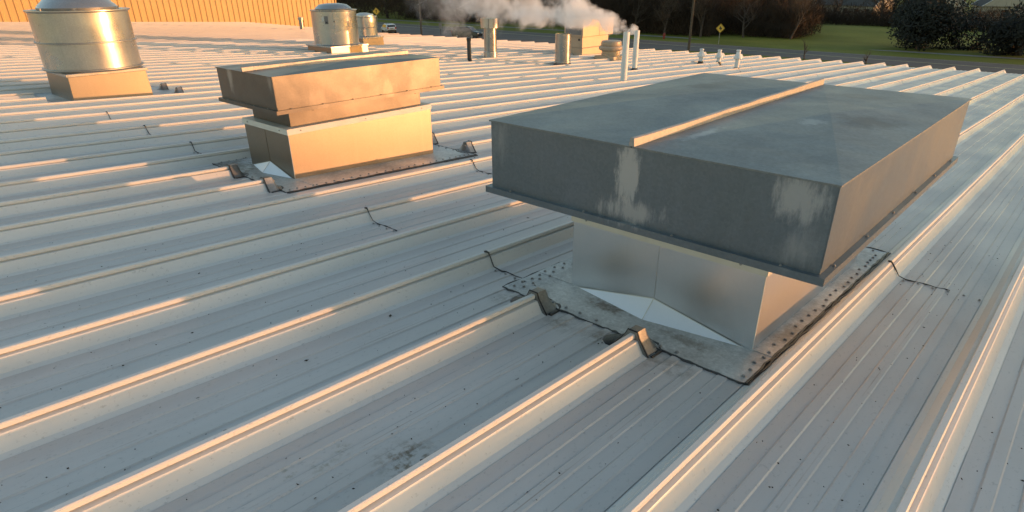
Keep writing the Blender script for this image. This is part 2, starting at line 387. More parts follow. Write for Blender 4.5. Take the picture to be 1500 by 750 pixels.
def hood_unit(name, label, x0, L, y0, W, zt, hx, hL, hy, hW, zr, zh, plate, cut_ribs, cut_x, mtop, mside, M_CURB):
    yc = y0 + W/2
    root = thing(name, label, 'roof vent', (x0, yc, -G*x0))
    hw = W/2
    rz = lambda x: -G*x
    # curb: four folded walls, the front one creased down its middle
    b = MB()
    cb = [(0, -hw), (L, -hw), (L, hw), (0, hw), (-.006, 0)]
    b.add([(x, y, rz(x)-.012) for x, y in cb] + [(x, y, zt-.002) for x, y in cb], [(i, (i+1) % 5, (i+1) % 5+5, i+5) for i in range(5)] + [(5, 6, 7, 8, 9)])
    curb = b.build('curb', M_CURB, root, False, .003)
    # welded crease and bottom hems
    MB().tube([(-.0075+random.uniform(-.0008, .0008), random.uniform(-.0012, .0012), rz(0)+.10+(zt-.15)*i/24) for i in range(25)], [.0013+random.random()*.0012 for _ in range(25)], 5).build('weld_bead', M_CURB, curb)
    MB().tube([(-.001, -hw-.001, rz(0)+.004), (-.001, -hw-.001, zt-.045)], .0022, 5).build('corner_fold', M_CREAM, curb)
    # cream strip round the top of the curb
    t = .0035; h0 = zt-.046
    b = MB(); o_ = .006
    b.box(-o_-t, -o_, -hw-o_, hw+o_, h0, zt); b.box(L+.002, L+.002+t, -hw-o_, hw+o_, h0, zt)
    b.box(-o_-t, L+.002+t, -hw-o_-t, -hw-o_+.001, h0, zt); b.box(-o_-t, L+.002+t, hw+o_-.001, hw+o_+t, h0, zt)
    b.box(-o_-t-.001, L+.003+t, -hw-o_-t-.001, hw+o_+t+.001, zt, zt+.003)
    cap = b.build('curb_cap', M_CREAM, root)
    for yy in (-hw+.12, hw-.09):
        s = bolt(cap, -o_-t, yy, zt-.02, .7); s.rotation_euler = (0, -math.pi/2, 0)
    for xx in (.12, L*.5, L-.12):
        s = bolt(cap, xx, -hw-o_-t, zt-.02, .7); s.rotation_euler = (math.pi/2, 0, 0)
    # collar between curb and hood
    MB().box(.07, L-.07, -hw+.065, hw-.065, zt+.003, zr+.05).build('collar', mside, root, False, .003)
    # hood body
    X0, X1 = hx-x0, hx-x0+hL; Y0, Y1 = hy-yc, hy-yc+hW; ym = (Y0+Y1)/2
    b = MB()
    vb = [(X0, Y0), (X1, Y0), (X1, Y1), (X0, Y1)]
    b.add([(x, y, zr) for x, y in vb] + [(x, y, zh) for x, y in vb] + [(x, y, zr+.012) for x, y in ((X0+.02, Y0+.02), (X1-.02, Y0+.02), (X1-.02, Y1-.02), (X0+.02, Y1-.02))],
          [(0,1,5,4), (1,2,6,5), (2,3,7,6), (3,0,4,7), (8,9,1,0), (9,10,2,1), (10,11,3,2), (11,8,0,3), (11,10,9,8)])
    hood = b.build('hood', mside, root, False, .003)
    for ya, yb in ((Y0, ym-.003), (ym+.003, Y1)):            # two cross-broken top sheets
        b = MB(); z = zh+.0015; cz = zh+.030; e = .007
        ya2, yb2 = ya-(e if ya == Y0 else 0), yb+(e if yb == Y1 else 0)
        pts = [(X0-e, ya2, z), (X1+e, ya2, z), (X1+e, yb2, z), (X0-e, yb2, z), ((X0+X1)/2, (ya2+yb2)/2, cz)]
        pts += [(x, y, zz-.007) for x, y, zz in pts[:4]]
        b.add(pts, [(0,1,4), (1,2,4), (2,3,4), (3,0,4), (0,5,6,1), (1,6,7,2), (2,7,8,3), (3,8,5,0)])
        b.build('top_sheet', mtop, hood)
    # standing batten over the joint
    n = 18; secs = []
    for i in range(n+1):
        x = X0-.006+(X1-X0+.012)*i/n; d = random.uniform(-.0015, .0015)
        secs.append([(x, ym-.013+d, zh+.002), (x, ym-.010+d, zh+.034+d), (x, ym-.004+d, zh+.038+d), (x, ym+.004+d, zh+.038+d), (x, ym+.010+d, zh+.034+d), (x, ym+.013+d, zh+.002)][::-1])
    bt = MB().loft(secs).build('seam_batten', M_BAT, hood)
    # corner folds and rim
    MB().box(X0-.0035, X0, Y0-.0035, Y0, zr+.03, zh).build('corner_fold', mside, hood)
    b = MB(); e = .024
    b.box(X0-e, X1+e, Y0-e, Y0-.0005, zr+.002, zr+.005); b.box(X0-e, X1+e, Y1+.0005, Y1+e, zr+.002, zr+.005)
    b.box(X0-e, X0-.0005, Y0-.0005, Y1+.0005, zr+.002, zr+.005); b.box(X1+.0005, X1+e, Y0-.0005, Y1+.0005, zr+.002, zr+.005)
    lz = zr-.026
    b.box(X0-e-.0025, X0-e, Y0-e, Y1+e, lz, zr+.0055); b.box(X1+e, X1+e+.0025, Y0-e, Y1+e, lz, zr+.0055)
    b.box(X0-e, X1+e, Y0-e-.0025, Y0-e, lz, zr+.0055); b.box(X0-e, X1+e, Y1+e, Y1+e+.0025, lz, zr+.0055)
    rim = b.build('rim', mside, hood)
    for i in range(6): bolt(hood, X0+.12+(X1-X0-.24)*i/5, Y0-.012, zr+.005, .7)
    for i in range(4): bolt(hood, X0-.012, Y0+.14+(Y1-Y0-.28)*i/3, zr+.005, .6)
    # brackets that carry the hood on the collar
    for xx in (.22, L-.25):
        for sy in (-1, 1):
            b = MB(); yi = sy*(hw-.066); yo = (Y0+.001 if sy < 0 else Y1-.001)
            b.box(xx-.02, xx+.02, min(yi, yo), max(yi, yo), zr-.014, zr-.006); b.box(xx-.004, xx+.004, min(yi, yo), max(yi, yo), zr-.036, zr-.014)
            b.build('bracket', M_DARK, root)
    # cricket that turns the water on the high side
    cx, ch = -.105, .105
    b = MB(); A = (-.007, -hw+.003, rz(0)+.003); Bp = (-.007, hw-.003, rz(0)+.003); P = (cx, .005, rz(cx)+.004); T_ = (-.009, 0, rz(0)+ch)
    b.add([A, P, T_], [(0, 2, 1)]); c1 = b.build('cricket_plate', M_CURB2, root)
    b = MB(); b.add([P, Bp, T_], [(0, 2, 1)]); c2 = b.build('cricket_plate', M_CURB2, root)
    for a, q in ((A, T_), (T_, Bp), (P, T_)):
        MB().tube([Vector(a).lerp(Vector(q), i/12)+Vector((-.001, 0, .001)) for i in range(13)], .0022, 5).build('weld_bead', M_CREAM, c1)
    # flange sheets bolted to the roof
    px, pl, py, pw = plate; px -= x0; pr0, pr1 = py-yc, py-yc+pw
    def sheet(xa, xb, ya, yb, dz):
        z = lambda x: rz(x)+.0125+dz
        o = MB().hexa([(xa, ya, z(xa)-.0025), (xb, ya, z(xb)-.0025), (xb, yb, z(xb)-.0025), (xa, yb, z(xa)-.0025)], [(xa, ya, z(xa)), (xb, ya, z(xb)), (xb, yb, z(xb)), (xa, yb, z(xa))]).build('base_flange', M_FLANGE, root)
        return o, z
    f1, z1 = sheet(px, .01, pr0, pr1, 0); f2, z2 = sheet(.0, L, pr0, -hw+.01, .003); f3, z3 = sheet(.0, L, hw-.01, pr1, .003); f4, z4 = sheet(L-.01, px+pl, pr0, pr1, 0)
    u = random.uniform
    n = int((pw-.1)/.085)
    for i in range(n): 
        y = pr0+.06+(pw-.12)*i/(n-1)
        if random.random() < .8: bolt(f1, px+.035+u(-.008, .008), y+u(-.012, .012), z1(px+.035), 1)
    n = int(L/.085)
    for i in range(n): x = .03+(L-.06)*i/(n-1); bolt(f2, x, pr0+.030+u(-.012, .012), z2(x), 1)
    for i in range(n): x = .03+(L-.06)*i/(n-1); bolt(f3, x, pr1-.035+u(-.006, .006), z3(x), 1); 
    for i in range(n): x = .03+(L-.06)*i/(n-1); bolt(f3, x+.03, pr1-.075+u(-.006, .006), z3(x+.03), 1)
    for i in range(4):
        x = px+.05+.075*i; bolt(f1, x, pr0+.035+u(-.01, .01), z1(x), 1)
        bolt(f1, x, pr1-.04+u(-.008, .008), z1(x), 1); bolt(f1, x+.03, pr1-.085+u(-.008, .008), z1(x+.03), 1); bolt(f4, L+.06*(i+1), pr0+.04, z4(L+.06*(i+1)), 1)
    for i in range(12): bolt(f4, px+pl-.04, pr0+.08+(pw-.16)*i/11, z4(px+pl-.04), 1)
    # sealant squeezed out round the flange
    def bead(xa, ya, xb, yb, r0, jit=.006, n=40):
        pts = []; rr = []
        for i in range(n+1):
            f = i/n; x = xa+(xb-xa)*f; y = ya+(yb-ya)*f
            dx, dy = (0, u(-jit, jit)) if abs(xb-xa) > abs(yb-ya) else (u(-jit, jit), 0)
            pts.append((x+dx, y+dy, rz(x)+.010)); rr.append(r0*(.6+.9*random.random()))
        MB().tube(pts, rr, 6).build('sealant_bead', M_BLACK, root, True)
    z_ = lambda x: rz(x)
    MB().hexa([(px+.01, pr0-.030, z_(px)+.002), (px+pl, pr0-.030, z_(px+pl)+.002), (px+pl, pr0-.001, z_(px+pl)+.002), (px+.01, pr0-.001, z_(px)+.002)],
              [(px+.01, pr0-.028, z_(px)+.0085), (px+pl, pr0-.028, z_(px+pl)+.0085), (px+pl, pr0-.001, z_(px+pl)+.010), (px+.01, pr0-.001, z_(px)+.010)]).build('butyl_strip', M_TAR, root)
    bead(px-.002, pr0-.005, px-.002, pr1, .005, .006, 60)
    bead(px, pr0-.004, px+pl, pr0-.004, .0075); bead(px, pr0-.016, px+pl, pr0-.016, .005, .005)
    bead(px, pr1+.003, px+pl*.9, pr1+.003, .004, .004); bead(px+pl, pr0, px+pl, pr1, .006)
    for k in cut_ribs:
        end_cap(root, cut_x[0]-x0, k*S-yc, rz(cut_x[0]-x0), 1); end_cap(root, cut_x[1]-x0, k*S-yc, rz(cut_x[1]-x0), -1)
        # tar smeared beside the closure
        MB().lathe([(.07, 0), (.06, .006), (.02, .009)], 9, cut_x[0]-x0-.01, k*S-yc+.10).build('tar_smear', M_BLACK, root, True).location.z = rz(cut_x[0]-x0)+.006
    return root
M_TAR = plain('dusty butyl', (.045, .040, .036), .6, 0, .4, 14)
M_BAT = galv('galvanised batten', (.34, .335, .32), .45, None, .8, .4)
M_CURB2 = galv('bright cricket sheet', (.80, .82, .85), .45, None, .95, .25, .2)
hood_unit('ventilator_hood', 'large galvanised box hood on a curb filling the right foreground', 0.0, 1.592, .192, 1.08, .4456, -.331, 2.254, -.110, 1.676, .608, .952,
          (-.306, 2.27, .096, 1.43), (1, 2), (-.36, 2.03), M_TOP, M_HOOD, M_CURB)
M_CURB_SUNTINT = galv('sun-tinted galvalume curb', (.31, .265, .215), .36, None, .92, .95, .35)  # darker, warmer copy of the curb metal; its tint carries the sunset glow
M_HOOD2 = galv('galvanised hood', (.145, .136, .126), .36, [((-.03, 5.05, .80), .10, .08, (1, 1.6, .6), 13, .5, PALE), ((-.03, 4.36, .84), .07, .06, (1, 1.4, .7), 11, .3, PALE),
                                                        ((.35, 4.30, .65), .12, .08, (1, 1, 1), 9, .12, (.4, .37, .33)), ((1.1, 4.30, .66), .10, .06, (1, 1, 1), 9, .15, (.4, .37, .33))], .86, .9, .45)  # last two entries: reflected glow painted as pale blobs on the long side
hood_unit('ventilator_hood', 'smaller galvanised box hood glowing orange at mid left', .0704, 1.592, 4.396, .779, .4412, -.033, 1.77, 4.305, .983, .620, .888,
          (-.20, 2.17, 4.073, 1.42), (7, 8), (-.25, 2.03), M_HOOD2, M_HOOD2, M_CURB_SUNTINT)

# ------------------------------------------------------------------ round exhaust fans
def fan(label, x, y, r, zc, zd, ztop, cs, extra=False, bands=()):
    root = at_roof('exhaust_fan', label, 'exhaust fan', x, y, 0, 'round exhaust fans')
    h = cs/2; b = MB(); b.hexa([(-h-.02, -h-.02, -.10), (h+.02, -h-.02, -.10), (h+.02, h+.02, -.10), (-h-.02, h+.02, -.10)], [(-h, -h, zc-.035), (h, -h, zc-.035), (h, h, zc-.035), (-h, h, zc-.035)])
    cu = b.build('curb', M_CURB_SUNTINT, root, False, .006)
    MB().box(-h-.025, h+.025, -h-.025, h+.025, zc-.04, zc).build('curb_cap', M_FAN, root, False, .005)
    d = MB().lathe([(r*.98, zc), (r*1.0, zc+.02), (r*.985, zc+.03), (r*.985, zd-.03), (r*1.035, zd-.012), (r*1.035, zd), (r*.93, zd), (r*.9, zd-.05)], 48).build('wind_band', M_FAN, root, 30)
    for z in bands:
        MB().lathe([(r*.99, z-.012), (r*1.03, z-.006), (r*1.03, z+.006), (r*.99, z+.012)], 48).build('clamp_ring', M_BOLT, root, 30)
    MB().lathe([(r*.78, zd-.04), (r*.80, zd+.03), (r*.76, zd+.06), (r*.6, ztop-.03), (r*.3, ztop), (r*.02, ztop+.004)], 40).build('dome_cap', M_FAN, root, 45)
    for a in (200, 250, 320):
        q = MB().box(-.012, .012, -.004, .004, zd-.02, zd+.03).build('cap_clip', M_BOLT, root); q.location = (r*.86*math.cos(R(a)), r*.86*math.sin(R(a)), 0); q.rotation_euler = (0, 0, R(a+90))
    if extra:
        for (a, z, wd, hh, mt) in ((208, zc+.68, .07, .10, M_TRIM), (217, zc+.66, .10, .20, M_GREY), (217, zc+.60, .06, .05, M_NAVY), (236, zc+.62, .03, .03, M_DARK)):
            q = MB().box(-wd/2, wd/2, -.003, .003, -hh/2, hh/2).build('label_plate', mt, root); q.location = (r*.992*math.cos(R(a)), r*.992*math.sin(R(a)), z); q.rotation_euler = (0, 0, R(a+90))
    return root
fan('large round exhaust fan standing behind the smaller hood', 8.3, 16.2, .63, .27, 1.17, 1.33, 1.2, True)
fan('small round exhaust fan half hidden behind the large one', 10.75, 18.25, .40, .34, .95, 1.05, .80, False, (.62,))
lf = fan('round exhaust fan cut off at the left edge', .54, 10.8, .64, .41, 1.22, 1.40, 1.04, False, (.80, .44))
for yy, sx in ((17*S, 1.5), (18*S, 1.5)): 
    c = end_cap(lf, 0, 0, 0, -1); w_ = rp(sx, yy) - rp(.54, 10.8); c.location = w_
b = MB(); b.hexa([(-.75, -.72, .012), (1.0, -.72, .012), (1.0, .75, .012), (-.75, .75, .012)], [(-.75, -.72, .015), (1.0, -.72, .015), (1.0, .75, .015), (-.75, .75, .015)])
o = b.build('base_flange', M_FLANGE, lf); o.rotation_euler = (0, math.atan(G), 0)

# cream fan with stacked rings
root = at_roof('exhaust_fan', 'low cream mushroom fan behind the two white pipes', 'exhaust fan', 13.85, 10.55, 0, 'round exhaust fans')
MB().box(-.34, .34, -.34, .34, -.1, .16).build('curb', M_RTU, root, False, .01)
MB().lathe([(.27, .15), (.27, .30)], 40).build('neck', M_RTU, root, 30)
MB().lathe([(.27, .29), (.34, .31), (.36, .35), (.36, .39), (.34, .42)], 40).build('skirt_ring', M_RTU, root, 30)
MB().lathe([(.29, .41), (.30, .43), (.295, .53), (.26, .56), (.1, .575), (.01, .576)], 40).build('dome_cap', M_RTU, root, 30)

# ------------------------------------------------------------------ flues, pipes and the boxed unit
def boot(parent, r, mat=M_BLACK, h=.10):
    MB().lathe([(r*2.1, -.02), (r*2.0, .012), (r*1.3, .03), (r*1.12, h), (r*1.02, h+.005)], 20).build('pipe_boot', mat, parent, 40)
root = at_roof('flue_pipe', 'metal flue with a wide slotted cap next to the thin black post', 'flue', 10.81, 12.51, 0)
MB().lathe([(.175, -.05), (.175, .86)], 32).build('pipe', M_STEEL, root, 30)
MB().lathe([(.19, .0), (.19, .23), (.178, .24)], 32).build('storm_collar', M_FAN, root, 30)
cp = MB().lathe([(.24, .84), (.255, .845), (.255, 1.08), (.245, 1.085), (.24, 1.04)], 32).build('cap', M_FAN, root, 30)
for a in (215, 245, 290, 320):
    q = MB().box(-.004, .004, -.004, .004, .845, 1.08).build('cap_seam', M_DARK, cp); q.location = (.256*math.cos(R(a)), .256*math.sin(R(a)), 0)
MB().lathe([(.21, -.04), (.2, .03), (.18, .05)], 24).build('pipe_boot', M_DARK, root, 40)
root = at_roof('vent_post', 'thin black post standing left of the capped flue', 'pipe', 9.67, 12.18)
MB().lathe([(.052, -.05), (.052, .58), (.045, .60)], 16).build('pipe', M_DARK, root, 30)
MB().lathe([(.06, .55), (.062, .60), (.05, .62)], 16).build('cap', M_DARK, root, 30); boot(root, .055)
root = at_roof('flue_pipe', 'fat open metal flue wrapped in steam', 'flue', 11.0, 10.09)
MB().lathe([(.20, -.05), (.20, .80), (.18, .80), (.175, .5)], 36).build('pipe', M_STEEL, root, 30)
MB().lathe([(.235, -.03), (.232, .06), (.205, .10)], 28).build('pipe_boot', M_DARK, root, 40)
MB().lathe([(.206, .12), (.21, .125), (.21, .15), (.203, .155)], 32).build('storm_collar', M_FAN, root, 30)
root = at_roof('rooftop_unit', 'boxy beige air unit with overhanging top glowing behind the steam', 'air unit', 14.55, 12.15, 0)
a = MB().box(-.42, .92, -.34, .34, -.15, .28).build('base_box', M_RTU, root, False, .008)
MB().box(-.40, .98, -.32, .32, .283, .60).build('lower_cabinet', M_RTU, root, False, .008)
c = MB().box(-.44, .42, -.36, .36, .603, 1.06).build('upper_cabinet', M_RTU, root, False, .008)
MB().box(.424, 1.18, -.36, .36, .603, 1.06).build('intake_hood', M_RTU, root, False, .008)
MB().box(-.47, 1.21, -.39, .39, 1.063, 1.10).build('lid', M_RTU, root, False, .008)
MB().lathe([(.035, 0), (.035, .012)], 12).build('access_knob', M_DARK, root).matrix_local = Matrix.Translation((-.401, -.2, .52)) @ Matrix.Rotation(-math.pi/2, 4, 'Y')
MB().box(-.446, -.442, -.3, .3, .66, 1.0).build('louvre_panel', M_GREY, root)
for x, y, h, l in ((8.95, 6.85, 1.01, 'nearer white plastic vent pipe rising behind the big hood'), (11.77, 8.39, .95, 'farther white plastic pipe blowing steam from its top')):
    root = at_roof('vent_pipe', l, 'pipe', x, y, 0, 'white plastic pipes')
    MB().lathe([(.065, -.05), (.065, h), (.056, h), (.055, h-.25)], 24).build('pipe', M_PVC, root, 30)
    MB().lathe([(.071, h*.33), (.071, h*.33+.09)], 24).build('coupling', M_PVC, root, 30); boot(root, .066, M_BLACK, .07)
for x, y, h, l in ((15.2, 8.35, .36, 'leftmost of the three short white capped vents'), (15.49, 7.94, .35, 'middle one of the three short white capped vents'), (14.11, 6.76, .46, 'tallest and rightmost of the three short white capped vents')):
    root = at_roof('capped_vent', l, 'vent', x, y, 0, 'short white capped vents')
    h += .04; MB().lathe([(.06, -.03), (.06, h-.15)], 20).build('pipe', M_PVC, root, 30)
    MB().lathe([(.062, h-.19), (.10, h-.18), (.112, h-.165), (.112, h-.14), (.06, h-.065), (.05, h-.01), (.062, h+.015), (.058, h+.035), (.02, h+.04)], 20).build('cap', M_PVC, root, 35); boot(root, .066, M_BLACK, .10)
root = at_roof('vent_post', 'small capped pipe far off in front of the ribbed wall', 'pipe', 14.25, 28.18)
MB().lathe([(.09, -.02), (.09, .5)], 16).build('pipe', M_STEEL, root, 30); MB().lathe([(.13, .5), (.13, .6), (.05, .62)], 16).build('cap', M_FAN, root, 30); boot(root, .1)

# ------------------------------------------------------------------ ribbed wall of the higher building
WY = 37.2
wall = thing('metal_wall', 'tan ribbed metal wall of the taller building at top left', 'wall', (0, WY, 0))
pw = .915; pr = []
for i in range(3):
    c = pw/6 + i*pw/3; pr += [(c-.07, 0), (c-.03, -.04), (c+.03, -.04), (c+.07, 0)]
pr = [(0, 0)] + pr + [(pw, 0)]
n = len(pr); b = MB(); b.add([(x, y, 0) for x, y in pr] + [(x, y, 1) for x, y in pr], [(i, i+1, i+1+n, i+n) for i in range(n-1)])
ME_W = b.mesh('wall_panel', M_WALL)
xr = 22.0; i = 0
while xr - (i+1)*pw > -16: link('wall_panel', ME_W, wall, (xr-(i+1)*pw, 0, GZ), None, (1, 1, 12.5)); i += 1
MB().box(-16, xr+.05, .05, 18, GZ, 5.0).build('core', M_WALL, wall)
MB().box(-16, xr+.12, -.08, .06, 5.0, 5.3).build('coping', M_TRIM, wall)
MB().box(xr+.051, xr+.11, -.06, .2, GZ, 5.0).build('corner_trim', M_WALL, wall)

# ------------------------------------------------------------------ debris blown over the near sheets
db = MB()
for i in range(1500):
    x = random.uniform(-3, 2.6) if i < 1150 else random.uniform(2.6, 8); y = random.uniform(-1.5, 4.0) if i < 1150 else random.uniform(-1, 10)
    yy = (y/S) % 1
    if not .16 < yy < .84 or (-.4 < x < 2.1 and .05 < y < 1.6): continue
    l = random.uniform(.002, .0065)*(1 if random.random() < .93 else 2.2); wd = l*random.uniform(.25, .7); a = random.uniform(0, 3.14); ca, sa = math.cos(a), math.sin(a); z = .011
    db.add([(x+ca*l-sa*0, y+sa*l, z+random.uniform(0, .003)), (x-sa*wd, y+ca*wd, z), (x-ca*l, y-sa*l, z+random.uniform(0, .003)), (x+sa*wd, y-ca*wd, z+.003), (x, y, z+.004)], [(0, 1, 4), (1, 2, 4), (2, 3, 4), (3, 0, 4)])
o = tag(db.build('leaf_litter', plain('dry litter', (.06, .045, .03), .9, 0, .4, 30)), 'dark specks of dry litter scattered over the roof sheets', 'litter', None, 'stuff'); o.matrix_world = MR
tw = thing('twig', 'thin dark twig lying by the rusty stain on the near sheet', 'twig', (-1.60, .70, .014), 0, None, True)
MB().tube([(0, 0, 0), (.03, -.02, .004), (.05, -.025, .006), (.085, -.05, .012), (.10, -.055, .02)], [.004, .0045, .003, .003, .0015], 6).build('stem', M_BARK, tw)
MB().tube([(.03, -.02, .004), (.045, -.045, .006)], [.003, .001], 5).build('shoot', M_BARK, tw)

# ------------------------------------------------------------------ ground, road, lawn
def hgt(x, y):
    z = GZ + .9*math.exp(-((x-122)/14)**2-((y-38)/18)**2)
    if x > 150: z -= 3.0*min(1, (x-150)/60)
    return z
gx = list(range(-400, 60, 46)) + [60, 68, 76, 84, 92, 98] + list(range(102, 160, 4)) + [165, 175, 190, 210, 260, 350, 600, 1200, 2200]
gy = [-2000, -900, -400, -200, -100, -60, -30, -15] + list(range(-8, 76, 4)) + [84, 96, 110, 130, 160, 220, 400, 900, 2000]
b = MB(); n = len(gy)
b.add([(x, y, hgt(x, y)) for x in gx for y in gy], [(i*n+j, (i+1)*n+j, (i+1)*n+j+1, i*n+j+1) for i in range(len(gx)-1) for j in range(n-1)])
tag(b.build('ground', M_GRASS, None, True), 'green lawn and ground beyond the road', None, None, 'structure')
b = MB(); ys = [-400, -100, -30, 0, 20, 40, 55, 70, 85, 110, 150, 260, 400]
ne = lambda y: 80 if y < 42 else max(69.0, 80-(y-42)*.36)
b.add([(ne(y), y, GZ+.012) for y in ys] + [(89.5, y, GZ+.012) for y in ys], [(i, i+len(ys), i+len(ys)+1, i+1) for i in range(len(ys)-1)])
tag(b.build('road', M_ROAD), 'two lane asphalt road running behind the building', None, None, 'structure')
b = MB(); b.box(84.6, 84.72, -300, 300, GZ+.014, GZ+.018); b.box(84.85, 84.97, -300, 300, GZ+.014, GZ+.018); b.box(88.9, 89.02, -300, 300, GZ+.014, GZ+.018)
tag(b.build('road_marking', M_LINE), 'worn yellow and white lines painted on the road', None, None, 'structure')
b = MB(); b.add([(95.5, -200, GZ+.02), (97, -200, GZ+.02), (97, 300, GZ+.02), (95.5, 300, GZ+.02)], [(0, 1, 2, 3)])
tag(b.build('pavement', M_GREY), 'pale footpath along the far side of the road', None, None, 'structure')

# ------------------------------------------------------------------ trees
def bare_tree(label, x, y, h, spread, seed, lean=(0, 0), group='bare trees beyond the road', fine=1.0):
    r_ = random.Random(seed); tr = MB(); cr = MB()
    def branch(p, d, l, r, lev):
        n = 3 if lev else 4; pts = [p]; rad = [r]; q = Vector(p); dd = Vector(d)
        for i in range(n):
            dd = (dd + Vector((r_.gauss(0, .13), r_.gauss(0, .13), r_.gauss(.03, .10)))).normalized(); q = q + dd*(l/n); pts.append(q.copy()); rad.append(r*(1-.62*(i+1)/n))
        (tr if lev < 2 else cr).tube(pts, rad, 6 if lev < 1 else (4 if lev < 2 else 3), lev < 1)
        if lev >= (4 if h > 5 else 2): return
        kids = (7, 5, 5, 4)[lev] if lev else 8
        for i in range(kids):
            f = r_.uniform(.35 if lev else .28, 1.0); j = min(int(f*n), n-1); base = pts[j].lerp(pts[j+1], f*n-j)
            side = Vector((r_.gauss(0, 1), r_.gauss(0, 1), r_.uniform(-.1, .7))).normalized()
            nd_ = (dd*.75 + side*spread*(1.0 if lev else 1.25)).normalized()
            branch(base, nd_, l*r_.uniform(.45, .74)*(1 if lev else .95), max(rad[j]*.55, .012*fine), lev+1)
    branch(Vector((0, 0, -.2)), Vector((lean[0], lean[1], 1)).normalized(), h*.52, h*.022+.03, 0)
    root = thing('bare_tree', label, 'tree', (x, y, hgt(x, y)), 0, group)
    tr.build('trunk', M_BARK, root, True); cr.build('crown', M_TWIG, root)
    return root
bare_tree('bare young tree spreading on the lawn beside the yellow sign', 102, 45.6, 8.5, .85, 3)
bare_tree('tall bare tree at the back right of the lawn', 137, 52, 13, .7, 5)
bare_tree('bare multi-limbed tree among the houses behind the lawn', 150, 37.5, 12, .9, 8)
bare_tree('bare tree behind the white car', 100, 135, 14, .8, 11)
bare_tree('bare tree behind the black car', 112, 122, 15, .75, 12)
bare_tree('bare tree behind the leftmost utility pole', 104, 128, 13, .8, 13)
bare_tree('thin bare sapling on the near verge right of the signs', 79, 27.5, 3.0, .45, 21, fine=.6)
bare_tree('smallest bare sapling on the near verge by the road', 78.5, 20.6, 2.2, .45, 22, fine=.6)
bare_tree('pale leaning bare tree at the edge of the brown thicket', 103, 38.5, 7.5, .5, 23, (-.12, -.12))
bare_tree('bare brown tree at the thicket front behind the fire hydrant', 98, 57.5, 8, .7, 41)
bare_tree('bare brown tree at the thicket front left of the tall pole', 99, 51.5, 9, .75, 42)
bare_tree('bare brown tree at the thicket front right above the white pipes', 98.5, 64, 9, .7, 43)
bare_tree('slim bare tree in the shrubs at the back middle of the lawn', 141, 44, 9, .7, 44)
bare_tree('slim bare tree in the shrubs at the back right of the lawn', 142, 36, 8, .8, 45)
# dense leafless brush: one uncountable mass
def brush(name, label, areas, mat, seed):
    g = np.random.default_rng(seed); V = []; F = 0
    for (x0, x1, y0, y1, h, num, flat) in areas:
        n = num; bx = g.uniform(x0, x1, n); by = g.uniform(y0, y1, n)
        hv = h*(.70+.30*np.sin(by*.55+bx*.3)*np.sin(by*.21+1.3))*(.75+.25*g.random(n))
        z = hv*np.power(g.random(n), flat); bz = np.array([hgt(a, c) for a, c in zip(bx, by)]) + z
        L = g.uniform(.5, 1.7, n)*(.6+.4*h/8); wd = g.uniform(.012, .05, n)
        az = g.uniform(0, 6.283, n); el = g.uniform(.35, 1.5, n)
        d = np.stack([np.cos(az)*np.cos(el), np.sin(az)*np.cos(el), np.sin(el)], 1)
        a2 = g.uniform(0, 6.283, n); s = np.cross(d, np.stack([np.cos(a2), np.sin(a2), np.zeros(n)], 1)); s /= np.linalg.norm(s, axis=1)[:, None]+1e-6
        p = np.stack([bx, by, bz], 1); t = p + d*L[:, None]; m_ = p + d*(L*.5)[:, None] + s*(L*.08)[:, None]
        V.append(np.stack([p-s*wd[:, None], p+s*wd[:, None], m_+s*(wd*.7)[:, None], t, m_-s*(wd*.7)[:, None]], 1).reshape(-1, 3))
    V = np.concatenate(V); n = len(V)//5
    me = bpy.data.meshes.new(name); me.vertices.add(len(V)); me.vertices.foreach_set('co', V.ravel().astype(np.float32))
    me.loops.add(n*5); me.loops.foreach_set('vertex_index', np.arange(n*5, dtype=np.int32)); me.polygons.add(n)
    me.polygons.foreach_set('loop_start', np.arange(0, n*5, 5, dtype=np.int32)); me.update(calc_edges=True); me.materials.append(mat)
    return tag(link(name, me), label, 'brush', None, 'stuff')
M_BRUSH = plain('leafless brush', (.046, .030, .018), .95, 0, .5, .22)
brush('thicket', 'dark brown leafless thicket filling the background beyond the lawn',
      [(99, 118, 50, 76, 10, 52000, .8), (99, 106, 50, 80, 2.2, 9000, 1.0), (104, 112, 37, 50, 6.0, 12000, .9), (103, 106, 38, 46, 2.5, 4000, 1.0), (118, 132, 44, 70, 11, 26000, .8),
       (96, 125, 112, 190, 12, 46000, .8), (101, 126, 76, 112, 11, 34000, .8), (99, 106, 100, 130, 4, 9000, 1.0), (139, 150, -6, 66, 3.6, 30000, 1.0), (139, 142, -6, 62, 1.6, 9000, 1.0), (150, 172, 58, 90, 10, 9000, .9), (172, 200, -20, 70, 5.5, 16000, 1.0)], M_BRUSH, 4)
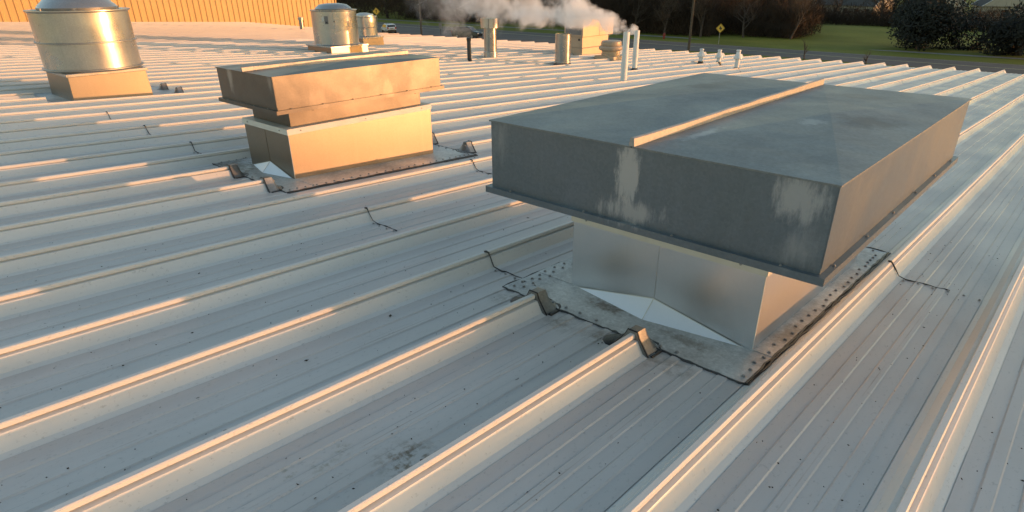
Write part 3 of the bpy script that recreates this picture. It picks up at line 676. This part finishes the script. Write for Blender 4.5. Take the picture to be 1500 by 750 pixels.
# evergreen bush at the right
def leafy(name, label, x, y, rx, ry, rz_, num, seed, col, leaf=.16):
    g = random.Random(seed); root = thing(name, label, 'bush', (x, y, hgt(x, y)), 0)
    b = MB(); lobes = [(g.gauss(0, .42)*rx, g.gauss(0, .42)*ry, g.uniform(.25, .8)*rz_, g.uniform(.35, .6)) for _ in range(15)]
    for i in range(num):
        lx, ly, lz, lr = g.choice(lobes); v = Vector((g.gauss(0, 1), g.gauss(0, 1), g.gauss(0, 1))).normalized()*g.uniform(.55, 1.05)
        p = Vector((lx+v.x*rx*lr, ly+v.y*ry*lr, max(.05, lz+v.z*rz_*lr*.8)))
        a = Vector((g.gauss(0, 1), g.gauss(0, 1), g.gauss(0, 1))).normalized(); c = a.orthogonal().normalized(); s = leaf*g.uniform(.5, 1.3)
        b.add([p-a*s, p+c*s*.5, p+a*s, p-c*s*.5], [(0, 1, 2, 3)])
    b.build('crown', plain(name+' leaves', col, .8, 0, .45, .6), root)
    t = MB()
    for i in range(7): t.tube([(g.gauss(0, .3), g.gauss(0, .3), 0), (g.gauss(0, rx*.3), g.gauss(0, ry*.3), rz_*.6)], [.12, .04], 5)
    t.build('trunk', M_BARK, root)
    return root
leafy('evergreen_bush', 'large dark evergreen bush at the right end of the lawn', 101, 20.5, 5.5, 4.6, 6.5, 17000, 31, (.012, .014, .007), .22)
leafy('evergreen_bush', 'tall dark conifer-like bush in front of the right hand houses', 146, 32.0, 3.2, 2.6, 8.5, 5000, 32, (.009, .012, .007), .24)
leafy('evergreen_bush', 'dark bush standing right of the big evergreen beyond the photo edge', 100, 9.5, 6, 5, 5.5, 9000, 33, (.013, .014, .008), .22)

# ------------------------------------------------------------------ houses beyond the thicket
def house(label, x, y, rz_, wx, wy, h, rh, wallm, gz=None, win=3):
    root = thing('house', label, 'house', (x, y, hgt(x, y) if gz is None else gz), rz_, 'houses behind the lawn')
    MB().box(-wx/2, wx/2, -wy/2, wy/2, -.5, h).build('wall', wallm, root)
    b = MB(); e = .45
    A = [(-wx/2-e, -wy/2-e, h-.05), (wx/2+e, -wy/2-e, h-.05), (wx/2+e, wy/2+e, h-.05), (-wx/2-e, wy/2+e, h-.05), (-wx/2-e, 0, h+rh), (wx/2+e, 0, h+rh)]
    b.add(A, [(0, 1, 5, 4), (2, 3, 4, 5), (0, 4, 3), (1, 2, 5), (0, 3, 2, 1)]); rf = b.build('roof', M_SHING, root)
    MB().box(wx*.2, wx*.2+.8, -.4, .4, h+rh*.5, h+rh+.8).build('chimney', M_BRICK, rf)
    for sx in (-1, 1):                                     # gable walls and trim
        b = MB(); xx = sx*(wx/2+e+.01); b.add([(xx, -wy/2-.2, h), (xx, wy/2+.2, h), (xx, 0, h+rh-.25)], [(0, 1, 2)]); b.build('gable', wallm, root)
        for sy in (-1, 1):
            MB().tube([(xx+sx*.02, sy*(wy/2+e), h-.02), (xx+sx*.02, 0, h+rh+.02)], .11, 4).build('barge_board', M_TRIM, root)
    for i in range(win):
        for sy in (-1, 1):
            x_ = -wx/2+wx*(i+.5)/win; o = MB().box(x_-.55, x_+.55, sy*(wy/2+.03)-.03, sy*(wy/2+.03)+.03, h-2.0, h-.7).build('window', M_GLASS, root)
            MB().box(x_-.65, x_+.65, sy*(wy/2+.03)-.045, sy*(wy/2+.03)+.045, h-2.1, h-2.0).build('sill', M_TRIM, o)
    for sx in (-1, 1):
        MB().box(sx*(wx/2+.03)-.03, sx*(wx/2+.03)+.03, -.7, .7, h-2.1, h-.7).build('window', M_GLASS, root)
    return root
house('grey roofed house with a cream gable left among the far houses', 205, 66, R(125), 11, 8, 4.2, 3.2, M_SIDING)
house('grey roofed house in the middle of the far houses', 198, 55, R(70), 10, 8, 4.0, 3.4, M_SIDING)
house('cream gabled house behind the dark conifer-like bush', 190, 37, R(35), 10, 8.5, 4.2, 3.6, M_SIDING)
house('far house at the right with pale barge boards', 196, 25, R(20), 11, 9, 4.6, 3.6, M_SIDING)
house('low brick house half lost in steam behind the black car', 109, 122, R(80), 18, 8, 2.6, 1.6, M_BRICK, None, 4)

# ------------------------------------------------------------------ road furniture
def pole(label, x, y, h, lean=0.0, arms=True):
    root = thing('utility_pole', label, 'pole', (x, y, hgt(x, y)))
    MB().tube([(0, 0, -.3), (lean*h*.5, -lean*h*.5, h*.5), (lean*h, -lean*h, h)], [.17, .14, .11], 10).build('shaft', M_WOODPOLE, root, 60)
    MB().box(lean*h-.06, lean*h+.06, -lean*h-1.2, -lean*h+1.2, h-.75, h-.6).build('crossarm', M_WOODPOLE, root)
    for yy in (-1.05, -.4, .4, 1.05): MB().lathe([(.05, h-.6), (.07, h-.5), (.03, h-.42)], 8, lean*h, -lean*h+yy).build('insulator', M_GREY, root)
    return root
pole('utility pole standing by the road left of the yellow sign', 78.2, 42.3, 12, .0)
pole('utility pole standing by the road between the two cars', 72.6, 89.8, 12, .0)
for dy, z in ((-1.05, 11.5), (1.05, 11.5)):
    pts = []
    for i in range(21):
        f = i/20; pts.append((78.2+(72.6-78.2)*f, 42.3+dy+(89.8-42.3)*f, GZ+z-4*.9*f*(1-f)))
    tag(MB().tube(pts, .015, 4).build('power_line', M_DARK), 'power line on the road side of the two utility poles' if dy > 0 else 'power line on the building side of the two utility poles', 'wire', 'power lines between the poles')
pts = [(92+(i*.2), 65-(i*3.2), GZ+6.1-.5*math.sin(i/20*3.14)) for i in range(21)]
def sign(label, x, y, h, s, rz_, symbol):
    root = thing('warning_sign', label, 'road sign', (x, y, hgt(x, y)), rz_)
    MB().box(-.04, .04, -.03, .03, -.2, h+s*.3).build('post', M_BOLT, root)
    b = MB(); r = .06; pts = []
    for cx, cz in ((s-r, 0), (0, s-r), (-s+r, 0), (0, -s+r)):
        a0 = math.atan2(cz, cx)
        for t in (-.7, 0, .7): pts.append((cx+r*math.cos(a0+t), cz+r*math.sin(a0+t)))
    b.loft([[(px, -.045, h+pz) for px, pz in pts], [(px, -.032, h+pz) for px, pz in pts]]); pl = b.build('plate', M_YELLOW, root)
    ring = [(px*.90, -.047, h+pz*.90) for px, pz in pts]; MB().tube(ring+[ring[0]], .014, 4).build('border', M_DARK, pl)
    b = MB()
    for (px, pz, w2, h2) in symbol: b.box(px-w2, px+w2, -.052, -.046, h+pz-h2, h+pz+h2)
    b.build('symbol', M_DARK, pl)
    return root
toward = lambda x, y: math.atan2(-(CAM.y-y), -(CAM.x-x)) - math.pi/2
sign('yellow diamond warning sign on the far verge by the lawn', 90.2, 44.0, 2.15, .62, toward(90, 44)+.2, [(-.02, .18, .07, .07), (.02, .02, .15, .08), (-.10, -.02, .05, .10), (.16, -.04, .05, .09), (.05, -.17, .05, .09), (-.05, .10, .05, .06)])
sign('diamond warning sign poking up above the white car', 77, 108, 3.1, .66, toward(77, 108), [(0, .02, .07, .30), (0, .14, .12, .05)])
hy = thing('fire_hydrant', 'small red fire hydrant on the verge across the road', 'hydrant', (92.8, 54.6, GZ))
MB().lathe([(.22, 0), (.22, .06), (.15, .08), (.15, .62), (.19, .64), (.19, .70), (.14, .80), (.05, .86), (.05, .92)], 16).build('barrel', M_RED, hy, 35)
for a in (0, 90, 180, 270):
    o = MB().lathe([(.08, .12), (.08, .2), (.09, .2), (.09, .25)], 10).build('outlet_cap', M_RED, hy, 35); o.rotation_euler = (math.pi/2, 0, R(a)); o.location = (0, 0, .48)
mb = thing('notice_post', 'small grey notice on a post beside the road left of the black car', 'sign', (74.5, 87.0, GZ), toward(74, 87))
MB().box(-.04, .04, -.03, .03, -.1, 1.3).build('post', M_WOODPOLE, mb); MB().box(-.26, .26, -.045, -.031, 1.1, 1.9).build('plate', M_GREY, mb)

def car(label, x, y, rz_, paint, van=False):
    root = thing('parked_car' if False else 'car', label, 'car', (x, y, GZ+.012), rz_, 'cars on the road')
    if van: prof = [(-2.35, .45), (-2.40, .95), (-2.22, 1.12), (-2.05, 1.66), (-1.6, 1.78), (.3, 1.78), (.75, 1.68), (1.35, 1.16), (2.15, 1.02), (2.40, .80), (2.42, .45)]
    else: prof = [(-2.05, .42), (-2.12, .88), (-2.0, 1.05), (-1.75, 1.42), (-1.25, 1.52), (.05, 1.52), (.5, 1.42), (1.25, 1.0), (1.9, .88), (2.15, .68), (2.15, .40)]
    W = .94 if van else .88
    secs = []
    for f, sc in ((-1, .94), (-.9, 1.0), (.9, 1.0), (1, .94)):
        secs.append([(px*(sc if abs(f) == 1 else 1), f*W*(1 - max(0, pz-1.0)*.22), pz*(1 if abs(f) < 1 else .985)) for px, pz in prof])
    MB().loft(secs).build('body', paint, root, 25, .04)
    MB().box(prof[0][0]+.05, prof[-1][0]-.05, -W*.93, W*.93, .25, .5).build('sill', M_DARK, root)
    rt_ = 1.78 if van else 1.52; belt = 1.10 if van else .98
    xs = (-1.85, .95) if van else (-1.5, .85)
    for sy in (-1, 1):
        b = MB(); yb = sy*(W*(1-(belt-1.0)*.22)+.006); yt = sy*(W*(1-max(0, rt_-.14-1.0)*.22)+.006)
        m1 = (xs[0]+xs[1])/2
        for x0_, x1_, t0, t1 in ((xs[0], m1-.35, .12, .0), (m1-.27, m1+.30, 0, 0), (m1+.37, xs[1]+.12, 0, .52)):
            b2 = MB().add([(x0_, yb, belt), (x1_, yb, belt), (x1_-t1, yt, rt_-.14), (x0_+t0, yt, rt_-.14)], [(0, 1, 2, 3)]); b2.build('side_window', M_GLASS, root)
    (xa, za), (xb, zb) = (prof[7], prof[6]) ; e = .012
    MB().add([(xa-.02+e, -W*.85, za+e), (xa-.02+e, W*.85, za+e), (xb+.03+e, W*.78, zb-.02+e), (xb+.03+e, -W*.78, zb-.02+e)], [(0, 1, 2, 3)]).build('windscreen', M_GLASS, root)
    (xa, za), (xb, zb) = (prof[2], prof[3])
    MB().add([(xa+.02-e, -W*.82, za+.03), (xa+.02-e, W*.82, za+.03), (xb-e, W*.76, zb-.02), (xb-e, -W*.76, zb-.02)], [(0, 1, 2, 3)]).build('rear_window', M_GLASS, root)
    for sx in (-1.35, 1.38):
        for sy in (-1, 1):
            o = MB().lathe([(.2, -.11), (.33, -.11), (.34, -.08), (.34, .08), (.33, .11), (.2, .11)], 20).build('tyre', M_RUBBER, root, 30); o.matrix_local = Matrix.Translation((sx, sy*(W-.09), .34)) @ Matrix.Rotation(math.pi/2, 4, 'X')
            MB().lathe([(.21, -.115), (.21, .115)], 16).build('rim', M_BOLT, o, 30)
    for sy in (-1, 1):
        MB().box(prof[9][0]-.16, prof[9][0]+.02, sy*W*.72-.16, sy*W*.72+.16, prof[9][1]-.05, prof[9][1]+.09).build('headlight', M_LAMP, root)
        MB().box(prof[1][0]-.02, prof[1][0]+.14, sy*W*.80-.11, sy*W*.80+.11, prof[1][1]-.12, prof[1][1]+.16).build('tail_light', M_TAIL, root)
    MB().box(prof[1][0]-.03, prof[1][0]+.02, -.26, .26, prof[1][1]-.14, prof[1][1]).build('number_plate', M_GREY, root)
    MB().box(prof[0][0]-.06, prof[0][0]+.2, -W*.9, W*.9, .42, .60).build('rear_bumper', M_DARK, root)
    MB().box(-1.5, .3, -W*.72, -W*.69, rt_, rt_+.05).build('roof_rail', M_BOLT, root); MB().box(-1.5, .3, W*.69, W*.72, rt_, rt_+.05).build('roof_rail', M_BOLT, root)
    return root
car('white hatchback driving away at the far left of the road', 72.6, 98.8, R(68), M_WHITE)
car('black estate car driving to the right behind the roof edge', 73.8, 79.8, R(-72), M_NAVY, True)

# ------------------------------------------------------------------ steam from the white pipe
st = rp(11.77, 8.39) + Vector((0, 0, .95))
L = 6.9
axis = Vector((-.12, .985, .15)).normalized(); up_ = Vector((0, 0, 1)); sd_ = up_.cross(axis).normalized(); u3 = axis.cross(sd_)
rad = lambda t: .09 + .155*t + .02*t*t*.3
b = MB(); secs = []
for i in range(15):
    t = -.1 + (L+.1)*i/14; r = (rad(max(0, t))*1.25+.05) if i not in (0, 14) else .05
    secs.append([(t, r*math.cos(2*math.pi*j/16), r*math.sin(2*math.pi*j/16)) for j in range(16)])
b.loft(secs)
m = bpy.data.materials.new('steam'); m.use_nodes = True; t = m.node_tree; t.nodes.clear()
mo = nd(t, 'ShaderNodeOutputMaterial'); pv = nd(t, 'ShaderNodeVolumePrincipled'); t.links.new(pv.outputs[0], mo.inputs['Volume'])
pv.inputs['Color'].default_value = (.995, .992, .985, 1); pv.inputs['Anisotropy'].default_value = .2
tc = nd(t, 'ShaderNodeTexCoord'); sx = nd(t, 'ShaderNodeSeparateXYZ'); t.links.new(tc.outputs['Object'], sx.inputs[0])
def mth(op, a, b_=0.0, c=None, clamp=False):
    n = nd(t, 'ShaderNodeMath', operation=op, use_clamp=clamp)
    for i, v in enumerate((a, b_) if c is None else (a, b_, c)):
        if isinstance(v, (int, float)): n.inputs[i].default_value = v
        else: t.links.new(v, n.inputs[i])
    return n.outputs[0]
X = sx.outputs[0]
r2 = mth('SQRT', mth('ADD', mth('MULTIPLY', sx.outputs[1], sx.outputs[1]), mth('MULTIPLY', sx.outputs[2], sx.outputs[2])))
rr = mth('ADD', mth('MULTIPLY', X, .155), mth('ADD', mth('MULTIPLY', mth('MULTIPLY', X, X), .006), .09))
nz = nd(t, 'ShaderNodeTexNoise'); nz.inputs['Scale'].default_value = 1.9; nz.inputs['Detail'].default_value = 8; nz.inputs['Roughness'].default_value = .6; nz.inputs['Distortion'].default_value = .6
t.links.new(tc.outputs['Object'], nz.inputs['Vector'])
nz2 = nd(t, 'ShaderNodeTexNoise'); nz2.inputs['Scale'].default_value = .8; nz2.inputs['Detail'].default_value = 2; t.links.new(tc.outputs['Object'], nz2.inputs['Vector'])
q = mth('DIVIDE', r2, rr)
core = mth('ADD', mth('MULTIPLY', mth('SUBTRACT', nz.outputs['Fac'], .5), 8.0), mth('MULTIPLY', mth('SUBTRACT', nz2.outputs['Fac'], .5), 3.0))
core = mth('ADD', core, mth('SUBTRACT', mth('ADD', .36, mth('DIVIDE', .5, mth('ADD', .4, X))), mth('MULTIPLY', mth('POWER', q, 2.0), .95)))
core = mth('MULTIPLY', core, 1.5, clamp=True)
fade = mth('MULTIPLY', mth('DIVIDE', 10.0, mth('ADD', 1.0, mth('MULTIPLY', X, .75))), mth('SUBTRACT', 1.0, mth('POWER', mth('DIVIDE', X, L), 1.8), clamp=True))
den = mth('MULTIPLY', mth('MULTIPLY', core, fade), mth('GREATER_THAN', X, 0.0))
t.links.new(den, pv.inputs['Density'])
o = b.build('steam_plume', m); o.matrix_world = Matrix(((axis.x, sd_.x, u3.x, st.x), (axis.y, sd_.y, u3.y, st.y), (axis.z, sd_.z, u3.z, st.z), (0, 0, 0, 1)))
tag(o, 'pale steam drifting left from the farther white pipe', 'steam', None, 'stuff')
